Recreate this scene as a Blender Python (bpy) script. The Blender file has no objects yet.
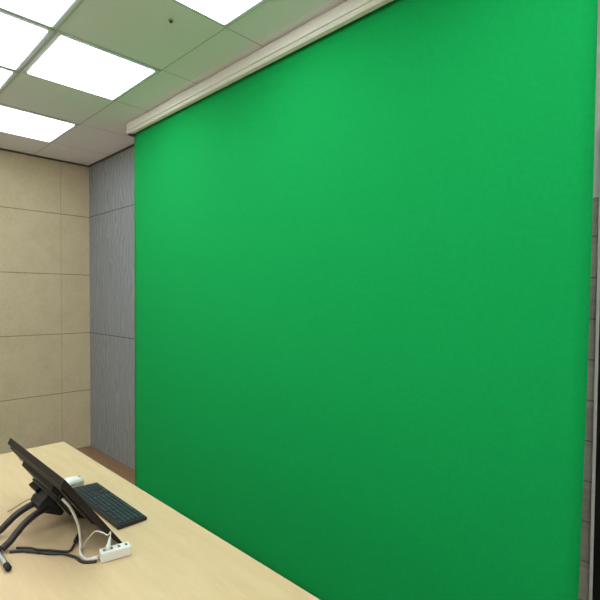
import bpy, bmesh, math, random
from mathutils import Vector, Matrix
random.seed(4)
S = bpy.context.scene
C = S.collection
H = 2.8                                   # ceiling height
XL, XR, YF, YB = -4.785, 1.5, -2.45, 1.867  # room shell
DZ = 0.74                                 # desk top height

# ------------------------------------------------------------------ materials
def lin(c):
    return tuple(((v/255)/12.92 if v/255 <= .04045 else ((v/255+.055)/1.055)**2.4) for v in c)+(1,)

class NT:
    def __init__(s, name):
        s.m = bpy.data.materials.new(name); s.m.use_nodes = True
        s.t = s.m.node_tree; s.n = s.t.nodes
        s.b = s.n['Principled BSDF']
    def add(s, typ, **kw):
        n = s.n.new(typ)
        for k, v in kw.items():
            if k in n.inputs.keys() if hasattr(n.inputs, 'keys') else False: n.inputs[k].default_value = v
            else: setattr(n, k, v)
        return n
    def link(s, a, b): s.t.links.new(a, b)
    def math(s, op, a, b=None, c=None):
        n = s.n.new('ShaderNodeMath'); n.operation = op
        for i, v in enumerate((a, b, c)):
            if v is None: continue
            if isinstance(v, (int, float)): n.inputs[i].default_value = v
            else: s.link(v, n.inputs[i])
        return n.outputs[0]
    def pos(s):
        g = s.n.new('ShaderNodeNewGeometry'); x = s.n.new('ShaderNodeSeparateXYZ')
        s.link(g.outputs['Position'], x.inputs[0]); return g.outputs['Position'], x.outputs
    def noise(s, vec, scale, detail=3, rough=.5, stretch=None):
        if stretch:
            mp = s.n.new('ShaderNodeMapping'); mp.inputs['Scale'].default_value = stretch
            s.link(vec, mp.inputs[0]); vec = mp.outputs[0]
        n = s.n.new('ShaderNodeTexNoise'); n.inputs['Scale'].default_value = scale
        n.inputs['Detail'].default_value = detail; n.inputs['Roughness'].default_value = rough
        s.link(vec, n.inputs['Vector']); return n.outputs['Fac']
    def ramp(s, fac, stops):
        r = s.n.new('ShaderNodeValToRGB'); e = r.color_ramp.elements
        while len(e) < len(stops): e.new(.5)
        for el, (p, c) in zip(e, stops): el.position = p; el.color = lin(c)
        s.link(fac, r.inputs[0]); return r.outputs[0]
    def mix(s, fac, a, b):
        m = s.n.new('ShaderNodeMix'); m.data_type = 'RGBA'
        for v, i in ((fac, 0), (a, 6), (b, 7)):
            if isinstance(v, (int, float, tuple)): m.inputs[i].default_value = v
            else: s.link(v, m.inputs[i])
        return m.outputs[2]
    def bump(s, h, strength=.2, dist=.002):
        b = s.n.new('ShaderNodeBump'); b.inputs['Strength'].default_value = strength
        b.inputs['Distance'].default_value = dist
        s.link(h, b.inputs['Height']); s.link(b.outputs[0], s.b.inputs['Normal'])
    def col(s, c): s.link(c, s.b.inputs['Base Color'])
    def joint(s, coord, origin, pitch, width):
        """1 on a joint line of the given width, 0 elsewhere"""
        f = s.math('FRACT', s.math('DIVIDE', s.math('SUBTRACT', coord, origin - width/2), pitch))
        return s.math('LESS_THAN', f, width/pitch)

def plain(name, c, rough=.5, metal=0, var=6, scale=40, spec=.5):
    t = NT(name); p, _ = t.pos()
    f = t.noise(p, scale)
    lo = tuple(max(0, v-var) for v in c); hi = tuple(min(255, v+var) for v in c)
    t.col(t.ramp(f, [(.3, lo), (.7, hi)]))
    t.b.inputs['Roughness'].default_value = rough; t.b.inputs['Metallic'].default_value = metal
    t.b.inputs['Specular IOR Level'].default_value = spec
    return t.m

def mat_ceiling():
    t = NT('ceiling_tile'); p, x = t.pos()
    base = t.ramp(t.noise(p, 90, 4), [(.3, (244, 241, 245)), (.7, (250, 247, 251))])
    j = t.math('MAXIMUM', t.joint(x[0], -1.853, .605, .006), t.joint(x[1], 1.367, .557, .006))
    t.col(t.mix(j, base, lin((192, 190, 184))))
    t.bump(t.math('SUBTRACT', t.noise(p, 220, 2), t.math('MULTIPLY', j, 2.0)), .25, .002)
    t.b.inputs['Roughness'].default_value = .95; return t.m

def mat_tan():
    t = NT('tan_wall_panel'); p, x = t.pos()
    f = t.math('ADD', t.math('MULTIPLY', t.noise(p, 5, 5, .6), .6), t.math('MULTIPLY', t.noise(p, 45, 3), .4))
    base = t.ramp(f, [(.3, (196, 180, 145)), (.5, (206, 190, 154)), (.72, (213, 199, 164))])
    jz = t.joint(x[2], 0, .573, .007); jy = t.joint(x[1], 1.60, .573, .005)
    c = t.mix(t.math('MULTIPLY', jy, .45), base, lin((140, 118, 90)))
    c = t.mix(t.math('MULTIPLY', jz, .8), c, lin((120, 100, 74)))
    t.col(c); t.bump(t.math('SUBTRACT', t.noise(p, 160, 3), t.math('MAXIMUM', jz, jy)), .2, .002)
    t.b.inputs['Roughness'].default_value = .85; return t.m

def mat_grey():
    t = NT('grey_wave_panel'); p, x = t.pos()
    w = t.n.new('ShaderNodeTexWave'); w.wave_type = 'BANDS'; w.bands_direction = 'X'
    w.inputs['Scale'].default_value = 6; w.inputs['Distortion'].default_value = 12
    w.inputs['Detail'].default_value = 1.5; w.inputs['Detail Scale'].default_value = 1.3
    mp = t.n.new('ShaderNodeMapping'); mp.inputs['Scale'].default_value = (1, 1, .6)
    t.link(p, mp.inputs[0]); t.link(mp.outputs[0], w.inputs['Vector'])
    f = t.math('ADD', t.math('MULTIPLY', w.outputs['Fac'], .62), t.math('MULTIPLY', t.noise(p, 60, 3, .5, (1, 1, .15)), .38))
    base = t.ramp(f, [(.1, (135, 138, 139)), (.5, (143, 146, 147)), (.9, (153, 156, 157))])
    jz = t.joint(x[2], 0, 1.147, .009)
    t.col(t.mix(t.math('MULTIPLY', jz, .8), base, lin((84, 80, 78))))
    t.bump(t.math('SUBTRACT', f, jz), .2, .003)
    t.b.inputs['Roughness'].default_value = .8; return t.m

def mat_stone():
    t = NT('grey_stone_strip_tile'); p, x = t.pos()
    row = t.math('FLOOR', t.math('DIVIDE', x[2], .1425))
    jz = t.joint(x[2], .025, .1425, .006)
    xs = t.math('ADD', x[0], t.math('MULTIPLY', row, .237)); jx = t.joint(xs, 0, .6, .005)
    f = t.math('ADD', t.math('MULTIPLY', t.noise(p, 14, 5, .6, (1, 1, 3)), .7),
               t.math('MULTIPLY', t.math('FRACT', t.math('MULTIPLY', row, .618)), .3))
    base = t.ramp(f, [(.25, (160, 153, 138)), (.5, (184, 178, 162)), (.8, (204, 198, 184))])
    j = t.math('MAXIMUM', jz, jx)
    t.col(t.mix(t.math('MULTIPLY', j, .75), base, lin((118, 110, 98))))
    t.bump(t.math('SUBTRACT', f, j), .4, .004); t.b.inputs['Roughness'].default_value = .75; return t.m

def mat_floor():
    t = NT('brown_wood_floor'); p, x = t.pos()
    row = t.math('FLOOR', t.math('DIVIDE', x[1], .15))
    jy = t.joint(x[1], 0, .15, .004)
    jx = t.joint(t.math('ADD', x[0], t.math('MULTIPLY', row, .37)), 0, .9, .004)
    f = t.math('ADD', t.math('MULTIPLY', t.noise(p, 18, 5, .6, (.18, 2.2, 1)), .7),
               t.math('MULTIPLY', t.math('FRACT', t.math('MULTIPLY', row, .618)), .3))
    base = t.ramp(f, [(.2, (130, 98, 69)), (.5, (151, 115, 82)), (.8, (168, 131, 96))])
    t.col(t.mix(t.math('MULTIPLY', t.math('MAXIMUM', jy, jx), .6), base, lin((64, 46, 32))))
    t.b.inputs['Roughness'].default_value = .45; return t.m

def mat_birch():
    t = NT('pale_birch_desktop'); p, x = t.pos()
    f = t.math('ADD', t.math('MULTIPLY', t.noise(p, 6, 5, .6, (.7, 5, 5)), .75), t.math('MULTIPLY', t.noise(p, 60, 3, .5, (.3, 3, 3)), .25))
    t.col(t.ramp(f, [(.25, (206, 176, 133)), (.5, (213, 185, 142)), (.75, (220, 193, 151))]))
    t.b.inputs['Roughness'].default_value = .5; t.b.inputs['Specular IOR Level'].default_value = .3
    return t.m

def mat_green():
    t = NT('green_screen_cloth'); p, x = t.pos()
    f = t.math('ADD', t.math('MULTIPLY', t.noise(p, 60, 4, .65), .5), t.math('MULTIPLY', t.noise(p, 300, 2), .5))
    t.col(t.ramp(f, [(.3, (4, 154, 71)), (.7, (9, 166, 81))]))
    t.b.inputs['Roughness'].default_value = .95; t.b.inputs['Specular IOR Level'].default_value = .2
    t.bump(t.noise(p, 900, 2), .15, .0006); return t.m

def mat_emit(name, c, e):
    t = NT(name); p, _ = t.pos()
    t.col(t.ramp(t.noise(p, 10), [(.3, c), (.7, c)]))
    t.b.inputs['Emission Color'].default_value = lin(c); t.b.inputs['Emission Strength'].default_value = e
    return t.m

M = dict(ceil=mat_ceiling(), tan=mat_tan(), grey=mat_grey(), stone=mat_stone(), floor=mat_floor(), birch=mat_birch(), green=mat_green(),
    paint=plain('pale_grey_paint', (232, 238, 222), .85, 0, 3),
    white_wall=plain('off_white_wall_paint', (243, 242, 240), .9, 0, 3),
    shadow_trim=plain('dark_shadow_gap_trim', (78, 70, 68), .6),
    alu=plain('light_aluminium_edge', (222, 220, 212), .45, 0),
    black_frame=plain('black_door_frame', (16, 17, 16), .4),
    dark_glass=plain('dark_tinted_door_glass', (66, 74, 66), .3),
    lamp=mat_emit('lit_led_diffuser', (238, 247, 255), 9.0),
    lamp_frame=plain('white_lamp_frame', (200, 202, 198), .6),
    housing=plain('off_white_screen_case', (242, 235, 223), .5, 0, 2),
    bracket=plain('dark_grey_case_bracket', (70, 66, 60), .5),
    casing=plain('brown_black_plastic', (30, 24, 23), .5, 0, 3, 60, .3),
    black=plain('black_plastic', (13, 13, 13), .5, 0, 3, 60, .25),
    hubm=plain('blue_black_plastic', (15, 17, 21), .45, 0, 3, 60),
    legm=plain('dark_brown_painted_tube', (38, 29, 26), .38, 0, 3, 60),
    metal=plain('brushed_grey_metal', (170, 165, 156), .35, .6),
    rubber=plain('black_rubber', (30, 27, 20), .8, 0, 3),
    screen=plain('black_screen_glass', (8, 9, 11), .08, 0, 1),
    kb=plain('black_keyboard_case', (27, 26, 25), .5, 0, 3),
    key=plain('dark_teal_grey_keycap', (44, 60, 62), .4, 0, 5, 30),
    white=plain('white_plastic', (232, 230, 222), .35, 0, 3),
    mgrey=plain('warm_grey_plastic', (182, 168, 156), .45, 0, 4),
    cable_w=plain('white_cable_sheath', (226, 218, 204), .5, 0, 4),
    cable_b=plain('black_cable_sheath', (30, 26, 24), .45, 0, 3),
    socket=plain('grey_socket_opening', (104, 100, 95), .6, 0, 4),
    run=plain('grey_brown_cable', (128, 120, 108), .5, 0, 4),
    pale=plain('pale_grey_wire', (158, 142, 112), .6, 0, 4),
    desk_metal=plain('grey_desk_leg_metal', (150, 150, 150), .4, .5))

# ------------------------------------------------------------------ mesh helpers
def link(name, bm, m, parent=None, smooth=False, bevel=0, seg=2):
    if bevel:
        bmesh.ops.bevel(bm, geom=list(bm.edges), offset=bevel, segments=seg, profile=.5, affect='EDGES')
    bmesh.ops.recalc_face_normals(bm, faces=list(bm.faces))
    me = bpy.data.meshes.new(name); bm.to_mesh(me); bm.free()
    for mm in (m if isinstance(m, (list, tuple)) else [m]): me.materials.append(mm)
    if smooth:
        for p in me.polygons: p.use_smooth = True
    o = bpy.data.objects.new(name, me); C.objects.link(o)
    if parent:
        o.parent = parent
        b = parent
        off = Vector((0, 0, 0))
        while b: off += b.location; b = b.parent
        o.matrix_parent_inverse = Matrix.Identity(4)
        me.transform(Matrix.Translation(-off))
    return o

def box(bm, x0, x1, y0, y1, z0, z1, mi=0):
    v = [bm.verts.new((x, y, z)) for z in (z0, z1) for y in (y0, y1) for x in (x0, x1)]
    for f in ((0, 2, 3, 1), (4, 5, 7, 6), (0, 1, 5, 4), (2, 6, 7, 3), (0, 4, 6, 2), (1, 3, 7, 5)):
        fc = bm.faces.new([v[i] for i in f]); fc.material_index = mi
    return v

def bx(*a):
    bm = bmesh.new(); box(bm, *a); return bm

def spline(pts, n=10):
    P = [Vector(p) for p in pts]
    if len(P) < 3: return P
    out = []
    for i in range(len(P)-1):
        p0 = P[max(i-1, 0)]; p1 = P[i]; p2 = P[i+1]; p3 = P[min(i+2, len(P)-1)]
        for k in range(n):
            t = k/n
            out.append(.5*((2*p1)+(p2-p0)*t+(2*p0-5*p1+4*p2-p3)*t*t+(3*p1-p0-3*p2+p3)*t**3))
    out.append(P[-1]); return out

def tube(bm, pts, r, sides=10, n=10, curve=True):
    P = spline(pts, n) if curve else [Vector(p) for p in pts]
    rr = r if isinstance(r, (list, tuple)) else None
    rings = []; prev = None
    for i, p in enumerate(P):
        d = (P[min(i+1, len(P)-1)]-P[max(i-1, 0)]).normalized()
        if prev is None:
            a = d.cross(Vector((0, 0, 1)))
            if a.length < 1e-3: a = d.cross(Vector((1, 0, 0)))
        else: a = prev - d*prev.dot(d)
        a.normalize(); prev = a; b = d.cross(a)
        if rr:
            q = i/(len(P)-1)*(len(rr)-1); k = min(int(q), len(rr)-2); rad = rr[k]+(rr[k+1]-rr[k])*(q-k)
        else: rad = r
        rings.append([bm.verts.new(p+(a*math.cos(2*math.pi*j/sides)+b*math.sin(2*math.pi*j/sides))*rad) for j in range(sides)])
    for A, B in zip(rings, rings[1:]):
        for j in range(sides): bm.faces.new((A[j], A[(j+1) % sides], B[(j+1) % sides], B[j]))
    bm.faces.new(rings[0][::-1]); bm.faces.new(rings[-1])
    return bm

def tb(pts, r, sides=10, n=10, curve=True): return tube(bmesh.new(), pts, r, sides, n, curve)

def tag(o, label=None, cat=None, group=None, kind=None):
    if label: o['label'] = label
    if cat: o['category'] = cat
    if group: o['group'] = group
    if kind: o['kind'] = kind
    return o

def thing(name, label, cat, loc, group=None):
    o = bpy.data.objects.new(name, None); o.empty_display_size = .05
    o.location = loc; C.objects.link(o); return tag(o, label, cat, group)

def struct(name, bm, m): return tag(link(name, bm, m), kind='structure')

# ------------------------------------------------------------------ the setting
struct('floor', bx(XL-.1, XR+.1, YF-.1, YB+.1, -.1, 0), M['floor'])
struct('ceiling', bx(XL-.1, XR+.1, YF-.1, YB+.1, H, H+.1), M['ceil'])
struct('wall_left', bx(XL-.1, XL, YF, YB, 0, H), M['tan'])
bm = bmesh.new()
DX = -.356                                    # left edge of the dark door in the back wall
box(bm, XL-.1, -1.5, YB, YB+.1, 0, H, 0)
box(bm, -1.5, DX-.03, YB, YB+.1, 0, 1.868, 1)
box(bm, -1.5, DX-.03, YB, YB+.1, 1.868, H, 2)
box(bm, DX-.03, .58, YB, YB+.1, 2.1, H, 2)
box(bm, .58, XR, YB, YB+.1, 0, H, 2)
struct('wall_back', bm, [M['grey'], M['stone'], M['paint']])
struct('wall_right', bx(XR, XR+.1, YF, YB+.1, 0, H), M['white_wall'])  # unseen near-white wall, moved in close to bounce light back
struct('wall_front', bx(XL-.1, XR+.1, YF-.1, YF, 0, H), M['white_wall'])  # also unseen, brought nearer so its bounce brightens the room
struct('trim_1', bx(XL, XL+.012, YF, YB, H-.014, H), M['shadow_trim'])  # dark crown strip, its colour stands in for the shadow gap
struct('trim_2', bx(XL+.012, -1.5, YB-.012, YB, H-.014, H), M['shadow_trim'])  # same shadow gap drawn as a dark strip on the back wall
struct('trim_3', bx(DX-.046, DX-.036, YB-.012, YB, 0, 2.1), M['alu'])
d = struct('door_1', bx(DX-.012, .54, YB+.03, YB+.07, 0, 2.06), M['dark_glass'])
bm = bmesh.new()
box(bm, DX-.036, DX-.012, YB-.01, YB+.08, 0, 2.1); box(bm, .54, .6, YB-.01, YB+.08, 0, 2.1); box(bm, DX-.012, .54, YB-.01, YB+.08, 2.06, 2.1)
link('door_frame', bm, M['black_frame'], d)
bm = bmesh.new(); tube(bm, [(.46, YB+.03, 1.05), (.46, YB-.02, 1.05), (.34, YB-.02, 1.05)], .011, 10, 1, False)
link('door_handle', bm, M['alu'], d, True)

# ------------------------------------------------------------------ ceiling lights
LX, LY, PX, PY = -1.853, .81, .605, .557
def lamp(col, row, label):
    x1 = LX - col*PX; x0 = x1 - PX; y0 = LY + row*PY; y1 = y0 + PY
    x0 += .006; x1 -= .006; y0 += .006; y1 -= .006
    t = thing('ceiling_light', label, 'ceiling light', ((x0+x1)/2, (y0+y1)/2, H), 'square LED panels in the ceiling grid')
    g = .023
    bm = bmesh.new()
    for q in ((x0, x1, y0, y0+g), (x0, x1, y1-g, y1), (x0, x0+g, y0+g, y1-g), (x1-g, x1, y0+g, y1-g)): box(bm, *q, H-.007, H-.0005)
    link('frame', bm, M['lamp_frame'], t)
    bm = bmesh.new(); v = box(bm, x0+g, x1-g, y0+g, y1-g, H-.014, H-.0005)          # cover dropped below the grid so its glowing sides brighten the ceiling
    for q in v:
        if q.co.z < H-.01: q.co.x += .005*(1 if q.co.x < (x0+x1)/2 else -1); q.co.y += .005*(1 if q.co.y < (y0+y1)/2 else -1)
    link('diffuser', bm, M['lamp'], t)
LAMPS = [
 (1, 0, 'whole lit square ceiling panel standing alone left of the screen case'),
 (3, 0, 'lit square ceiling panel nearest the tan wall, lowest in the photo'),
 (-1, 0, 'lit square ceiling panel beside the screen case, cut by the top edge'),
 (0, -1, 'lit ceiling panel in the top left corner, first of three touching panels'),
 (1, -1, 'lit ceiling panel at the left edge, middle one of three touching panels'),
 (2, -1, 'sliver of lit ceiling panel at the left edge, third of three touching panels'),
 (-3, 0, 'lit square ceiling panel outside the photo near the right end of the screen case'),
 (-2, -1, 'lit ceiling panel outside the photo right of the top left panels'),
 (-4, -1, 'lit ceiling panel outside the photo above the right of the desk'),
 (0, -3, 'added fill ceiling panel behind the photographer, first from the tan wall side of its row'),  # rear panels are unseen, added to raise the ambient light
 (2, -3, 'added fill ceiling panel behind the photographer, nearest the tan wall'),
 (-2, -3, 'added fill ceiling panel behind the photographer, near the middle of the room'),
 (-4, -3, 'added fill ceiling panel behind the photographer, near the right wall'),
 (1, -3, 'added fill ceiling panel behind the photographer, between two touching neighbours on the tan wall side'),
 (-3, -3, 'added fill ceiling panel behind the photographer, between two touching neighbours on the right side'),
 (1, -5, 'added fill ceiling panel far behind the photographer, between two neighbours on the tan wall side'),
 (-3, -5, 'added fill ceiling panel far behind the photographer, between two neighbours on the right side'),
 (-5, 0, 'lit ceiling panel outside the photo over the dark door'),
 (0, -5, 'added fill ceiling panel far behind the photographer, left of the middle'),  # rearmost row, likewise added for fill light
 (2, -5, 'added fill ceiling panel far behind the photographer, nearest the tan wall'),
 (-2, -5, 'added fill ceiling panel far behind the photographer, right of the middle'),
 (-4, -5, 'added fill ceiling panel far behind the photographer, near the right wall'),
]
for a in LAMPS: lamp(*a)

# small dark fitting in the ceiling tile
t = thing('ceiling_fitting', 'tiny dark grey round fitting on a plain ceiling tile beside the lit panels', 'ceiling fitting', (-1.985, 1.15, H))
link('base', tb([(-1.985, 1.15, H-.0005), (-1.985, 1.15, H-.006)], .012, 14, 1, False), M['mgrey'], t)
link('tip', tb([(-1.985, 1.15, H-.006), (-1.985, 1.15, H-.014)], .006, 12, 1, False), M['bracket'], t)

# ------------------------------------------------------------------ green screen
t = thing('green_screen', 'huge bright green pull-down backdrop hanging from a long off-white case', 'green screen', (-1.86, 1.64, 0))
HX0, HX1 = -3.375, -.33
bm = bmesh.new()
prof = [(1.604, 2.799), (1.604, 2.793), (1.594, 2.791), (1.592, 2.786), (1.592, 2.746), (1.595, 2.739), (1.603, 2.737), (1.604, 2.733), (1.612, 2.722), (1.632, 2.718), (1.632, 2.735),
        (1.674, 2.735), (1.674, 2.718), (1.70, 2.718), (1.715, 2.73), (1.72, 2.75), (1.72, 2.799)]
A = [bm.verts.new((HX0, y, z)) for y, z in prof]; B = [bm.verts.new((HX1, y, z)) for y, z in prof]
for i in range(len(prof)):
    j = (i+1) % len(prof); bm.faces.new((A[i], A[j], B[j], B[i]))
bm.faces.new(A[::-1]); bm.faces.new(B)
link('case', bm, M['housing'], t)
for x0, x1 in ((HX0-.012, HX0), (HX1, HX1+.012)):
    link('end_cap', bx(x0, x1, 1.594, 1.722, 2.716, 2.799), M['housing'], t, False, .004)
    xa, xb = (x0+.006, x0+.03) if x0 < -2 else (x1-.03, x1-.006)
    link('bracket', bx(xa, xb, 1.60, 1.66, 2.706, 2.716), M['bracket'], t)
bm = bmesh.new()
FX0, FX1, FZ0, FZ1, FY = -3.377, -.378, .02, 2.734, 1.652
nx, nz = 60, 40
def fy(x, z): return FY + .0018*math.sin(x*2.1+.4)*(1-(z-FZ0)/(FZ1-FZ0)) - .001*math.sin(x*5.3)*(1-(z-FZ0)/(FZ1-FZ0))
def fx(i, z): return FX0 + (FX1 + .004 - .012*max(0, (1.7-z)/1.1)**1.5 - FX0)*i/nx      # the right edge runs in a little lower down
g = [[bm.verts.new((fx(i, FZ0+(FZ1-FZ0)*k/nz), fy(FX0+(FX1-FX0)*i/nx, FZ0+(FZ1-FZ0)*k/nz), FZ0+(FZ1-FZ0)*k/nz)) for i in range(nx+1)] for k in range(nz+1)]
for k in range(nz):
    for i in range(nx): bm.faces.new((g[k][i], g[k][i+1], g[k+1][i+1], g[k+1][i]))
o = link('cloth', bm, M['green'], t, True)
sm = o.modifiers.new('thickness', 'SOLIDIFY'); sm.thickness = .0015
link('bottom_hem', tb([(FX0, FY, .0125), (fx(nx, .02), FY, .0125)], .012, 14, 1, False), M['green'], t, True)

# ------------------------------------------------------------------ desk
t = thing('desk', 'long pale birch-topped desk in the foreground in front of the green backdrop', 'desk', (-1.45, .49, 0))
TX0, TX1, TY0, TY1 = -2.629, -.27, .10, .886
link('tabletop', bx(TX0, TX1, TY0, TY1, DZ-.03, DZ), M['birch'], t, False, .0018)
for x in (TX0+.08, TX1-.08):
    for y in (TY0+.08, TY1-.08):
        link('leg', bx(x-.025, x+.025, y-.025, y+.025, .012, DZ-.03), M['desk_metal'], t, False, .003)
for x in (TX0+.08, TX1-.08): link('side_rail', bx(x-.02, x+.02, TY0+.105, TY1-.105, DZ-.07, DZ-.03), M['desk_metal'], t)
for x in (TX0+.08, TX1-.08):
    for y in (TY0+.08, TY1-.08): link('foot', tb([(x, y, 0), (x, y, .012)], .02, 14, 1, False), M['rubber'], t)

# ------------------------------------------------------------------ monitor on its stand (leans back, screen away from the camera)
U = Vector((0, -.566, .824)); N = Vector((0, .824, .566)); B0 = Vector((0, .643, .747))
def mp(x, s, d): return B0 + Vector((x, 0, 0)) + U*s + N*d
MX0, MX1, ML = -1.937, -1.389, .306
t = thing('monitor', 'dark flat monitor leaning far back on curved tube legs, seen from behind', 'monitor', (-1.66, .50, DZ))
def extr(prof, x0, x1):
    bm = bmesh.new()
    A = [bm.verts.new(mp(x0, s, d)) for s, d in prof]; B = [bm.verts.new(mp(x1, s, d)) for s, d in prof]
    for i in range(len(prof)):
        j = (i+1) % len(prof); bm.faces.new((A[i], A[j], B[j], B[i]))
    bm.faces.new(A[::-1]); bm.faces.new(B); return bm
link('casing', extr([(0, 0), (ML, 0), (ML-.010, -.019), (.10, -.019), (.02, -.010), (0, -.007)], MX0, MX1), M['casing'], t, False, .002)
sc = link('screen', extr([(.016, -.001), (ML-.012, -.001), (ML-.012, .001), (.016, .001)], MX0+.012, MX1-.012), M['screen'], t)
sc['label'] = 'black glossy glass front'
link('back_panel', extr([(.115, -.0185), (ML-.02, -.0185), (ML-.028, -.024), (.125, -.024)], MX0+.015, MX1-.015), M['black'], t, False, .0015)
link('back_housing', extr([(.09, -.0175), (.262, -.022), (.252, -.038), (.12, -.038)], -1.80, -1.50), M['black'], t, False, .003)
mpn = link('mount_plate', extr([(.12, -.037), (.20, -.037), (.20, -.046), (.12, -.046)], -1.77, -1.54), M['hubm'], t, False, .002)
link('lip', extr([(.165, -.045), (.182, -.045), (.185, -.062), (.172, -.064)], -1.79, -1.715), M['black'], mpn, False, .001)
# hinge block joining the plate to the legs
bm = bmesh.new()
pr = [mp(0, .175, -.045), mp(0, .085, -.045), mp(0, .082, -.06), Vector((0, .495, .808)), Vector((0, .478, .818)), Vector((0, .478, .838)), mp(0, .165, -.075)]
A = [bm.verts.new(p+Vector((-1.736, 0, 0))) for p in pr]; B = [bm.verts.new(p+Vector((-1.648, 0, 0))) for p in pr]
for i in range(len(pr)):
    j = (i+1) % len(pr); bm.faces.new((A[i], A[j], B[j], B[i]))
bm.faces.new(A[::-1]); bm.faces.new(B)
cr = link('cable_run', tb([(-1.86, .478, .941), (-1.76, .480, .940), (-1.66, .482, .937), (-1.57, .488, .926), (-1.50, .494, .909)], .0026, 8, 8), M['run'], t, True)
cr['label'] = 'thin grey cable along the back'
link('stand_hub', bm, M['hubm'], t, False, .004)
link('support_strut', tb([(-1.745, .511, .866), (-1.745, .507, .815)], .004, 8, 1, False), M['black'], t, True)
LEG = [(.505, .822), (.476, .818), (.450, .809), (.428, .797), (.406, .779), (.388, .764), (.366, .753)]
for x0, x1 in ((-1.718, -1.722), (-1.650, -1.612)):
    link('leg', tb([(x0+(x1-x0)*i/6, y, z) for i, (y, z) in enumerate(LEG)], .0108, 14, 8), M['legm'], t, True)
fb = link('foot_bar', tb([(-1.86, .353, .7505), (-1.50, .353, .7505)], .0072, 16, 1, False), M['metal'], t, True)
fb['label'] = 'grey metal foot bar'
for x0, x1 in ((-1.885, -1.855), (-1.515, -1.485)):
    link('rubber_foot', tb([(x0, .353, .7505), (x0+.003, .353, .7505), (x1-.003, .353, .7505), (x1, .353, .7505)], [.0068, .0084, .0084, .0068], 16, 1, False), M['rubber'], fb, True)
for x in (-1.722, -1.612):
    link('clamp', tb([(x-.016, .353, .7505), (x+.016, .353, .7505)], .0104, 16, 1, False), M['legm'], t, True)

# ------------------------------------------------------------------ keyboard
KX0, KX1, KY0, KY1 = -1.926, -1.501, .673, .777
t = thing('keyboard', 'slim black keyboard lying between the leaning monitor and the desk edge', 'keyboard', ((KX0+KX1)/2, (KY0+KY1)/2, DZ))
bm = bmesh.new(); v = box(bm, KX0, KX1, KY0, KY1, DZ+.0005, DZ+.012)
for q in v:
    if q.co.y < .7 and q.co.z > DZ+.005: q.co.z += .004      # rear edge stands higher (it faces the desk's far side)
link('case', bm, M['kb'], t, False, .002)
RP = .0152; KU = .408/22.6
def keytop(y): return DZ+.012+.004*(KY1-y)/(KY1-KY0)
def keymesh(w, h):
    bm = bmesh.new(); z0 = 0; z1 = .0035
    v = box(bm, -w/2, w/2, -h/2, h/2, z0, z1)
    for q in v:
        if q.co.z > .001: q.co.x -= math.copysign(.0012, q.co.x); q.co.y -= math.copysign(.0012, q.co.y)
    bmesh.ops.recalc_face_normals(bm, faces=list(bm.faces))
    me = bpy.data.meshes.new('key'); bm.to_mesh(me); bm.free(); me.materials.append(M['key']); return me
cache = {}
W_ = [1]
rows = [  # (start, width) in key units, laid from the right-hand end of the typist
 [(0, 1)]+[(2+i, 1) for i in range(4)]+[(6.5+i, 1) for i in range(4)]+[(11+i, 1) for i in range(4)]+[(15.3+i, 1) for i in range(3)],
 [(i, 1) for i in range(13)]+[(13, 2)]+[(15.3+i, 1) for i in range(3)]+[(18.6+i, 1) for i in range(4)],
 [(0, 1.5)]+[(1.5+i, 1) for i in range(12)]+[(13.5, 1.5)]+[(15.3+i, 1) for i in range(3)]+[(18.6+i, 1) for i in range(4)],
 [(0, 1.75)]+[(1.75+i, 1) for i in range(11)]+[(12.75, 2.25)]+[(18.6+i, 1) for i in range(3)],
 [(0, 2.25)]+[(2.25+i, 1) for i in range(10)]+[(12.25, 2.75)]+[(16.3, 1)]+[(18.6+i, 1) for i in range(4)],
 [(0, 1.25), (1.25, 1.25), (2.5, 1.25), (3.75, 6.25), (10, 1.25), (11.25, 1.25), (12.5, 1.25), (13.75, 1.25)]+[(15.3+i, 1) for i in range(3)]+[(18.6, 2), (20.6, 1)],
]
kc = t.location
for r, row in enumerate(rows):
    y = KY0 + .0085 + .0065 + r*RP
    for s, w in row:
        xc = KX1 - .008 - (s + w/2)*KU                        # typist sits on the far side
        if w not in cache: cache[w] = keymesh(w*KU-.0026, RP-.0026)
        o = bpy.data.objects.new('key', cache[w]); C.objects.link(o); o.parent = t
        o.location = (xc-kc.x, y-kc.y, keytop(y)-kc.z); o.rotation_euler = (-.0385, 0, 0)

# ------------------------------------------------------------------ mouse
MC = Vector((-1.977, .690, DZ))
t = thing('computer_mouse', 'white computer mouse with grey base behind the leaning monitor', 'mouse', MC)
def dome(w, l, z0, h, sx=1.0, cut=0):
    bm = bmesh.new(); nu, nv = 28, 9; rings = []
    for k in range(nv):
        a = k/(nv-1)*math.pi/2
        rr = math.cos(a)**.62 if k < nv-1 else 0
        zz = z0+h*math.sin(a)
        if k == nv-1: rings.append([bm.verts.new(MC+Vector((0, -.004, zz)))]); continue
        ring = []
        for j in range(nu):
            th = 2*math.pi*j/nu; cx, cy = math.cos(th), math.sin(th)
            X = math.copysign(abs(cx)**.8, cx)*w*rr; Y = math.copysign(abs(cy)**.85, cy)*l*rr - .004*k/(nv-1)
            ring.append(bm.verts.new(MC+Vector((X*(1-.12*cy), Y, zz-.006*max(0, -cy)*math.sin(a)))))
        rings.append(ring)
    bm.faces.new(rings[0][::-1])
    for A, B in zip(rings, rings[1:]):
        if len(B) == 1:
            for j in range(nu): bm.faces.new((A[j], A[(j+1) % nu], B[0]))
        else:
            for j in range(nu): bm.faces.new((A[j], A[(j+1) % nu], B[(j+1) % nu], B[j]))
    return bm
bm = bmesh.new()
rings = []
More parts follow.
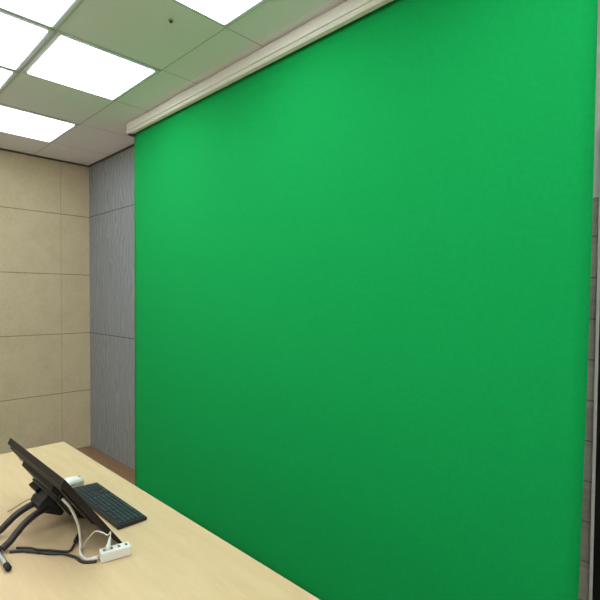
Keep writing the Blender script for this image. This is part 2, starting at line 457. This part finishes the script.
for z, k in ((.0008, .93), (.006, 1.02), (.018, 1.0)):
    rings.append([bm.verts.new(MC+Vector((math.copysign(abs(math.cos(2*math.pi*j/28))**.8, math.cos(2*math.pi*j/28))*.0305*k*(1-.12*math.sin(2*math.pi*j/28)),
        math.copysign(abs(math.sin(2*math.pi*j/28))**.85, math.sin(2*math.pi*j/28))*.0515*k, z))) for j in range(28)])
bm.faces.new(rings[0][::-1]); bm.faces.new(rings[-1])
for A, B in zip(rings, rings[1:]):
    for j in range(28): bm.faces.new((A[j], A[(j+1) % 28], B[(j+1) % 28], B[j]))
o = link('base', bm, M['mgrey'], t, True); o['label'] = 'warm grey lower shell'
o = link('shell', dome(.0300, .0510, .0185, .0205), M['white'], t, True); o['label'] = 'white top shell'
link('seam', tb([MC+Vector((math.cos(2*math.pi*j/32)*.0302*(1-.12*math.sin(2*math.pi*j/32)), math.sin(2*math.pi*j/32)*.0515, .0168)) for j in range(33)], .0012, 6, 1, False), M['bracket'], t, True)
link('scroll_wheel', tb([MC+Vector((-.0035, .034, .033)), MC+Vector((.0035, .034, .033))], .006, 16, 1, False), M['mgrey'], t, True)

# ------------------------------------------------------------------ white hub block at the monitor's corner
HB = Vector((-1.352, .598, DZ)); ang = math.radians(-12)
t = thing('usb_hub', 'small white block with sockets on top at the monitor\'s bottom corner', 'usb hub', HB)
Rz = Matrix.Rotation(ang, 4, 'Z')
def hb(bm): bm.transform(Matrix.Translation(HB) @ Rz); return bm
link('body', hb(bx(-.017, .017, -.042, .042, .001, .030)), M['white'], t, False, .003)
for y in (-.031, -.0105, .0105, .031):
    bm = bmesh.new(); box(bm, -.0065, .0065, y-.0035, y+.0035, .0296, .0304)
    o = link('socket', hb(bm), M['socket'], t)
# white lead from the back of the monitor to the end of the block
t = thing('white_cable', 'thick white lead drooping from the monitor back to the end of the white block', 'cable', (-1.48, .547, DZ))
link('cord', tb([(-1.494, .499, .902), (-1.486, .504, .894), (-1.479, .517, .873), (-1.472, .534, .825), (-1.476, .543, .779), (-1.468, .541, .750), (-1.430, .528, .7455), (-1.385, .530, .7465), (-1.366, .552, .751)], .0042, 10, 8), M['cable_w'], t, True)
link('plug', tb([(-1.384, .531, .7465), (-1.366, .552, .751)], [.0045, .0062], 12, 4, False), M['white'], t, True)
# thin white cable arching out of the top of the block
t = thing('charging_cable', 'thin white cable arching up from the top of the white block', 'cable', (-1.366, .573, DZ+.03))
pb = HB + Rz @ Vector((0, -.0205, .0305))
link('plug', tb([pb, pb+Vector((-.001, .002, .010)), pb+Vector((-.003, .004, .011)), pb+Vector((-.008, .010, .030))], [.0075, .007, .0055, .0030], 12, 4, False), M['white'], t, True)
link('cord', tb([pb+Vector((-.008, .010, .029)), pb+Vector((-.012, .013, .042)), (-1.338, .570, .822), (-1.352, .562, .826), (-1.385, .555, .822), (-1.412, .553, .803), (-1.448, .553, .772), (-1.466, .548, .7435)], .0019, 8, 8), M['cable_w'], t, True)
# black leads along the desk under the monitor
t = thing('power_cable', 'black lead bundle lying on the desk from the stand\'s foot toward the white block', 'cable', (-1.52, .46, DZ))
link('cord', tb([(-1.594, .382, .7445), (-1.575, .408, .7445), (-1.556, .424, .7445), (-1.530, .442, .7455), (-1.500, .464, .7445), (-1.470, .492, .7445), (-1.440, .506, .7445), (-1.420, .512, .7445), (-1.385, .517, .7445), (-1.360, .5455, .7445)], .0042, 10, 8), M['cable_b'], t, True)
link('tie', tb([(-1.534, .440, .7455), (-1.524, .446, .7455)], .0052, 10, 1, False), M['rubber'], t)
t = thing('video_cable', 'dark lead ending in a stubby black connector on the desk below the monitor', 'cable', (-1.52, .48, DZ))
link('cord', tb([(-1.606, .403, .7445), (-1.576, .432, .7445), (-1.548, .447, .7445), (-1.515, .474, .7445), (-1.484, .497, .7445), (-1.474, .512, .7445), (-1.490, .527, .746), (-1.510, .542, .748)], .0034, 10, 8), M['legm'], t, True)
link('connector', tb([(-1.508, .540, .7482), (-1.512, .543, .7485), (-1.545, .566, .7495), (-1.549, .569, .7495)], [.005, .0075, .0075, .006], 12, 1, False), M['cable_b'], t, True)
t = thing('thin_wire', 'faint thin pale wire curving on the desk left of the curved legs', 'wire', (-1.95, .52, DZ))
link('cord', tb([(-1.906, .452, .7415), (-1.935, .490, .7415), (-1.962, .524, .7415), (-1.965, .540, .7415), (-1.951, .562, .7415)], .0012, 6, 8), M['pale'], t, True)

# ------------------------------------------------------------------ light, camera, colour
w = bpy.data.worlds.new('World'); S.world = w; w.use_nodes = True
w.node_tree.nodes['Background'].inputs[0].default_value = (.02, .02, .02, 1)
cam = bpy.data.cameras.new('camera'); co = bpy.data.objects.new('camera', cam); C.objects.link(co); S.camera = co
cam.sensor_width = 36; cam.lens = 468.745/600*36; cam.shift_y = 10.212/600; cam.clip_start = .02
r_ = Vector((.71282, .70130, .00739)); u_ = Vector((-.02528, .01515, .99957)); b_ = Vector((.70089, -.71270, .02853))
mt = Matrix((r_, u_, b_)).transposed().to_4x4(); mt.translation = (0, 0, 1.5188); co.matrix_world = mt
S.view_settings.view_transform = 'Standard'; S.view_settings.look = 'None'
S.view_settings.gamma = 1; S.view_settings.use_curve_mapping = False; S.view_settings.exposure = -.5
